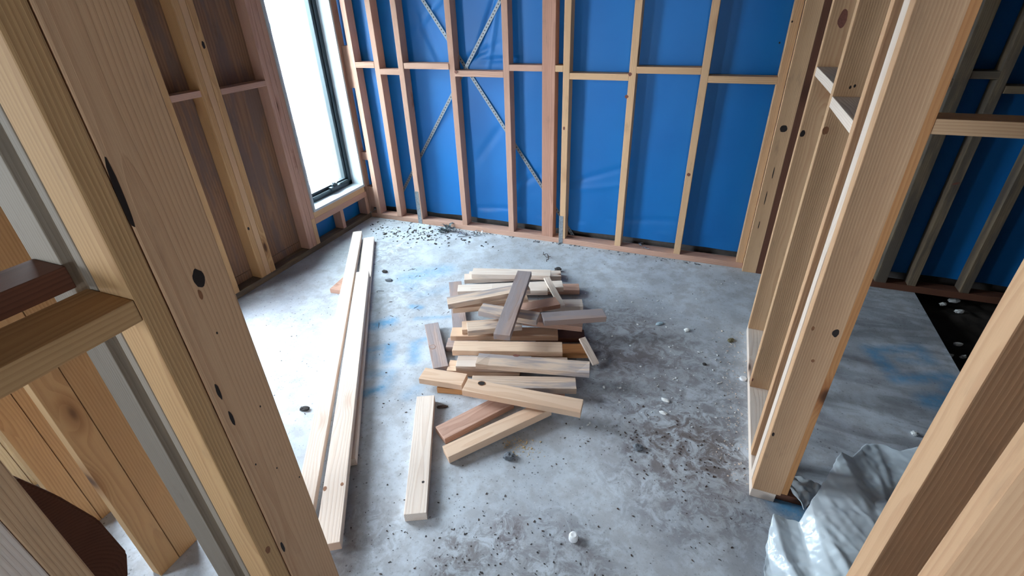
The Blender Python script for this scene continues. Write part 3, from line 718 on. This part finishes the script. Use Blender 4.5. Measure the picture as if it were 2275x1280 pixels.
chain = [at(*q) for q in ((1697, 1290, .03), (1702, 1215, .03), (1717, 1141, .07), (1745, 1152, .05), (1776, 1161, .05), (1800, 1118, .10), (1830, 1072, .12), (1869, 1002, .14),
                          (1892, 1016, .12), (1922, 986, .10), (1955, 986, .09), (2000, 1001, .10), (2050, 991, .11), (2108, 972, .13), (2190, 930, .14), (2275, 892, .15))]
base_ = [Vector(q) for q in ((1.055, -2.50, .02), (1.16, -2.60, .03), (1.32, -2.66, .05), (1.55, -2.64, .10), (1.80, -2.60, .14), (2.2, -2.4, .18))]
N, Mm = 190, 120
bm = bmesh.new(); rows = []
def ridge(v): return 1-abs(noise.noise(v))*2
for j in range(Mm+1):
    row = []; v = j/Mm
    for i in range(N+1):
        u = i/N; a = interp(chain, u); b = interp(base_, u); p = a.lerp(b, v)
        q = Vector((p.x*1.0, p.y*1.0, 0)); e = min(1, v*5)
        env = math.sin(math.pi*min(1, v*.9+.05))
        h = .022*env*noise.noise(q*2.3+Vector((3, 1, 0))) + .012*(.3+.7*e)*noise.noise(q*6)
        for (fx, fy, fs, am) in ((3.2, 2.6, .0, .018), (2.0, -4.5, 5., .014), (7.5, 2.0, 9., .009), (-3.0, 8.5, 14., .007), (14., 9., 20., .0035)):
            t_ = p.x*fx+p.y*fy+.8*noise.noise(q*1.7+Vector((0, 0, fs)))
            w_ = abs((t_ % 1.0)-.5)*2; h += am*e*max(0, 1-w_*3.2)*max(0, .35+noise.noise(q*2.1+Vector((fs, 0, 2)))*1.6)
        h += .003*noise.noise(q*40)
        edge = .008*noise.noise(Vector((u*60, 0, 0)))*(1-min(1, v*8))
        row.append(bm.verts.new((p.x+edge, p.y+edge, max(.006, p.z+h*1.0))))
    rows.append(row)
for j in range(Mm):
    for i in range(N): bm.faces.new((rows[j][i], rows[j][i+1], rows[j+1][i+1], rows[j+1][i]))
o = link('plastic_sheet', bm, PLAS, smooth=True); md = o.modifiers.new('thickness', 'SOLIDIFY'); md.thickness = .0006
tag(o, 'large crumpled translucent white plastic sheet on the floor at lower right', 'plastic sheet')
# crumpled piece beside it
bm = bmesh.new(); G = 40; q4 = [at(1737, 1072, .05), at(1768, 1058, .06), at(1832, 1090, .05), at(1786, 1132, .03)]
rows = [[bm.verts.new(q4[0].lerp(q4[1], i/G).lerp(q4[3].lerp(q4[2], i/G), j/G)+Vector((0, 0, .014*noise.noise(Vector((i*.13, j*.11, 2)))+.02*math.sin(math.pi*j/G)*max(0, ridge(Vector((i*.06, j*.03, 7)))))))
        for i in range(G+1)] for j in range(G+1)]
for j in range(G):
    for i in range(G): bm.faces.new((rows[j][i], rows[j][i+1], rows[j+1][i+1], rows[j+1][i]))
o = link('plastic_scrap', bm, PLASW, smooth=True); md = o.modifiers.new('thickness', 'SOLIDIFY'); md.thickness = .003
tag(o, 'small crumpled white scrap on the floor between the nearest partition stud and the plastic sheet', 'scrap')

# ================================================================ LOOSE BITS ON THE FLOOR
STONE = plain('grey_stone', rgb(112, 118, 126), .9, sc=60, bump=.4); DSTONE = plain('dark_stone', rgb(62, 58, 58), .9, sc=60, bump=.4)
FOAM = plain('white_foam', rgb(228, 230, 230), .7, sc=40, var=.08); CAPM = plain('white_plastic_cap', rgb(240, 242, 246), .45, sc=10, var=.03)
CHIPD = plain('dark_bark', rgb(72, 54, 46), .9, sc=90)
def chunk(name, px, py, sx, sy, sz, mat, lab, cat='stone', rot=0.0, z0=0.0, sharp=.35, X=None, group=None):
    bm = bmesh.new(); bmesh.ops.create_icosphere(bm, subdivisions=3, radius=1)
    sd = Vector((px*.13, py*.17, 1))
    for v in bm.verts:
        n_ = v.co.copy(); f = 1+sharp*noise.noise(n_*1.6+sd)+sharp*.4*noise.noise(n_*4+sd)
        v.co = Vector((round(n_.x*f*2.5)/2.5*.35+n_.x*f*.65, n_.y*f, max(-.8, n_.z*f))); v.co = Vector((v.co.x*sx/2, v.co.y*sy/2, v.co.z*sz/2))
    p = X or at(px, py, z0+sz*.4)
    mz = min(v.co.z for v in bm.verts)
    o = link(name, bm, mat, M=Matrix.Translation((p.x, p.y, z0-mz)) @ Matrix.Rotation(rot, 4, 'Z'))
    for f in o.data.polygons: f.use_smooth = False
    return tag(o, lab, cat, group)
chunk('stone', 677, 908, .055, .030, .020, DSTONE, 'dark flat stone left of the long boards', rot=.3)
chunk('stone', 1131, 1013, .050, .038, .030, STONE, 'blue-grey wedge-shaped stone in front of the pile', rot=.6)
chunk('stone', 1416, 994, .042, .038, .028, STONE, 'grey rounded stone on the floor right of the front offcuts', rot=.2)
chunk('stone', 855, 603, .050, .028, .02, DSTONE, 'small dark stone right of the far end of the long boards')
chunk('stone', 864, 622, .055, .035, .014, STONE, 'flat grey stone just in front of the small dark stone near the long boards', rot=.3)
chunk('stone', 1240, 599, .050, .040, .035, DSTONE, 'dark lump behind the back right corner of the pile')
chunk('wood_chip', 982, 904, .055, .022, .012, CHIPD, 'dark bark chip beside the separate pale offcut', 'chip', rot=.5)
chunk('wood_chip', 1624, 756, .050, .030, .012, plain('leaf_brown', rgb(120, 112, 84), .8, sc=90), 'curled greenish brown chip near the partition plate', 'chip', rot=1.1)
chunk('foam_chip', 1526, 733, .030, .026, .020, FOAM, 'round white chip on the floor right of the pile', 'chip')
chunk('foam_chip', 1478, 889, .040, .022, .014, FOAM, 'white oval chip, farther one of two in the dirty patch', 'chip', rot=-.3)
chunk('foam_chip', 1473, 917, .036, .022, .012, FOAM, 'white oval chip, nearer one of two in the dirty patch', 'chip', rot=-.1)
chunk('foam_chip', 2032, 963, .028, .024, .020, FOAM, 'white cubic chip on the side room floor', 'chip')
chunk('plastic_scrap', 1465, 719, .050, .028, .012, plain('pale_blue_plastic', rgb(168, 190, 202), .4, sc=40), 'pale blue-grey plastic scrap right of the pile', 'scrap', rot=.8)
chunk('wood_chip', 1565, 809, .022, .018, .014, DSTONE, 'small dark chip in the middle of the dirty patch', 'chip')
for q, s_, l_ in (((2120, 668), .075, 'long white foam piece in the black soil at the back'), ((2131, 692), .055, 'white foam piece in the soil just in front of the long one'),
                  ((2095, 676), .045, 'greyish foam piece at the slab corner by the soil'), ((2129, 765), .050, 'lone white foam piece in the middle of the soil strip'),
                  ((2140, 793), .035, 'small white foam piece near the front of the soil strip'), ((2112, 790), .03, 'small grey chip on the soil beside the slab edge')):
    chunk('foam_chip', q[0], q[1], s_, s_*.5, .025, FOAM, l_, 'chip', z0=-.062, rot=.3)
def cap(px, py, r, h, lab, tilt=0):
    bm = bmesh.new(); prof = [(0, 0), (r, 0), (r*1.02, h*.1), (r, h*.72), (r*.9, h*.92), (r*.6, h), (0, h*.96)]; n = 28; vs = []
    for pr in prof:
        if pr[0] == 0: vs.append([bm.verts.new((0, 0, pr[1]))]*n)
        else: vs.append([bm.verts.new((pr[0]*math.cos(2*math.pi*i/n), pr[0]*math.sin(2*math.pi*i/n), pr[1])) for i in range(n)])
    for a, b in zip(vs, vs[1:]):
        for i in range(n):
            f = []
            for v in (a[i], a[(i+1) % n], b[(i+1) % n], b[i]):
                if v not in f: f.append(v)
            bm.faces.new(f)
    bmesh.ops.recalc_face_normals(bm, faces=bm.faces)
    p = at(px, py, h*.5); return tag(link('bottle_cap', bm, CAPM, M=Matrix.Translation((p.x, p.y, .0005)), smooth=False), lab, 'cap')
cap(1274, 1193, .0175, .026, 'white round plastic cap on the floor at the bottom centre')
cap(1651, 841, .017, .012, 'flat white ring cap against the partition plate')
# metal scraps by the back plate
def ribbon(bm, pts, w, t=.0015):
    rows = []
    for i, p in enumerate(pts):
        d = (pts[min(i+1, len(pts)-1)]-pts[max(i-1, 0)]).normalized(); sd = d.cross(Vector((.2, .1, 1))).normalized()*w/2; up = sd.cross(d).normalized()*t
        rows.append([bm.verts.new(p-sd), bm.verts.new(p+sd), bm.verts.new(p+sd+up), bm.verts.new(p-sd+up)])
    for a, b in zip(rows, rows[1:]):
        for i in range(4): bm.faces.new((a[i], a[(i+1) % 4], b[(i+1) % 4], b[i]))
def tangle(name, px, py, n, R, H, w, mat, lab, cat, sd):
    random.seed(sd); c = at(px, py, .01); bm = bmesh.new()
    for k in range(n):
        a0 = random.uniform(0, 6.28); pts = []; x = random.uniform(-R, R)*.5; y = random.uniform(-R, R)*.35; z = random.uniform(.003, H*.6)
        for i in range(10):
            a0 += random.uniform(-.5, .6); x += math.cos(a0)*R*.16; y += math.sin(a0)*R*.11; z = min(H, max(.003, z+random.uniform(-.012, .014)))
            pts.append(Vector((x, y, z)))
        ribbon(bm, pts, w*random.uniform(.5, 1.2))
    bmesh.ops.recalc_face_normals(bm, faces=bm.faces)
    return tag(link(name, bm, mat, M=Matrix.Translation((c.x, c.y, 0))), lab, cat)
DSTEEL = plain('dull_steel', rgb(112, 122, 124), .45, .5, var=.5, sc=70)
tangle('metal_scraps', 988, 510, 14, .075, .06, .018, DSTEEL, 'tangled heap of bent grey metal strips in front of the back wall plate', 'scrap', 3)
tangle('metal_bracket', 1046, 521, 5, .07, .028, .022, STEEL, 'bent shiny metal bracket on the floor right of the tangled heap', 'bracket', 9)
tangle('twig', 1220, 575, 3, .06, .03, .006, CHIPD, 'dark bent twig on the floor behind the pile', 'twig', 5)
ob = tangle('nail_plate', 1425, 546, 3, .05, .012, .015, STEEL, 'small metal piece lying on the back wall bottom plate', 'bracket', 12)
p_ = at_y(1425, 548, .05); ob.location = (at(1425, 548, .05).x, .04, .046)

def scatter(name, n, area, smin, smax, mat, lab, seed, elong=2.2, flat=.45):
    """tiny bits nobody could count: one object"""
    random.seed(seed); bm = bmesh.new()
    for k in range(n):
        x, y = area(random)
        s_ = random.uniform(smin, smax)*random.uniform(.5, 1.0); e = random.uniform(1, elong)
        Mx = Matrix.Translation((x, y, s_*flat*.45)) @ Matrix.Rotation(random.uniform(0, 6.28), 4, 'Z') @ Matrix.Diagonal((s_*e, s_/e**.5, s_*flat, 1))
        r_ = bmesh.ops.create_cube(bm, size=1.0, matrix=Mx)
        for v in r_['verts']: v.co += Vector((random.uniform(-.25, .25), random.uniform(-.25, .25), random.uniform(0, .2)))*s_
    o = link(name, bm, mat); o['kind'] = 'stuff'; o['label'] = lab; o['category'] = 'debris'; return o
def pxarea(x0, x1, y0, y1, p=1.0):
    def f(r):
        while True:
            q = at(r.uniform(x0, x1), y0+(y1-y0)*r.random()**p, 0)
            if -2.2 < q.x < 1.0 and q.y < -.03: return q.x, q.y
    return f
def gauss(px, py, sx, sy):
    c = at(px, py)
    def f(r):
        while True:
            x, y = r.gauss(c.x, sx), r.gauss(c.y, sy)
            if -2.2 < x < 1.02 and y < -.03: return x, y
    return f
scatter('wood_chips', 380, pxarea(560, 1640, 540, 1280), .002, .006, CHIPD, 'fine dark chips scattered over the room floor', 1)
scatter('wood_chips', 260, gauss(930, 520, .30, .09), .004, .016, DSTONE, 'dark crumbs thick on the floor near the window corner', 2)
scatter('sawdust', 230, lambda r: (r.gauss(.97, .05) if True else 0, r.uniform(-2.0, -.85)), .002, .006, PINEL, 'pale sawdust and chips along the partition plate', 4)
scatter('sawdust', 130, gauss(1155, 990, .05, .03), .002, .006, CREAM, 'little heap of pale sawdust in front of the pile', 5)
scatter('grit', 200, gauss(1520, 1000, .28, .12), .002, .007, CHIPD, 'grit in the dirty patch before the partition', 6)
scatter('grit', 160, gauss(1050, 1230, .25, .12), .002, .006, DSTONE, 'grit on the floor at the bottom of the view', 7)
scatter('crumbs', 150, pxarea(1250, 1660, 620, 960), .003, .008, FOAM, 'pale crumbs right of the pile', 8, flat=.7)
scatter('twigs', 26, pxarea(840, 1000, 590, 730), .004, .007, CHIPD, 'thin dark splinters around the blue spray marks', 9, elong=11)
scatter('grit', 170, lambda r: (r.uniform(-2.1, .95), -.012-abs(r.gauss(0, .02))), .003, .012, STONE, 'grit swept along the back wall plate', 10)
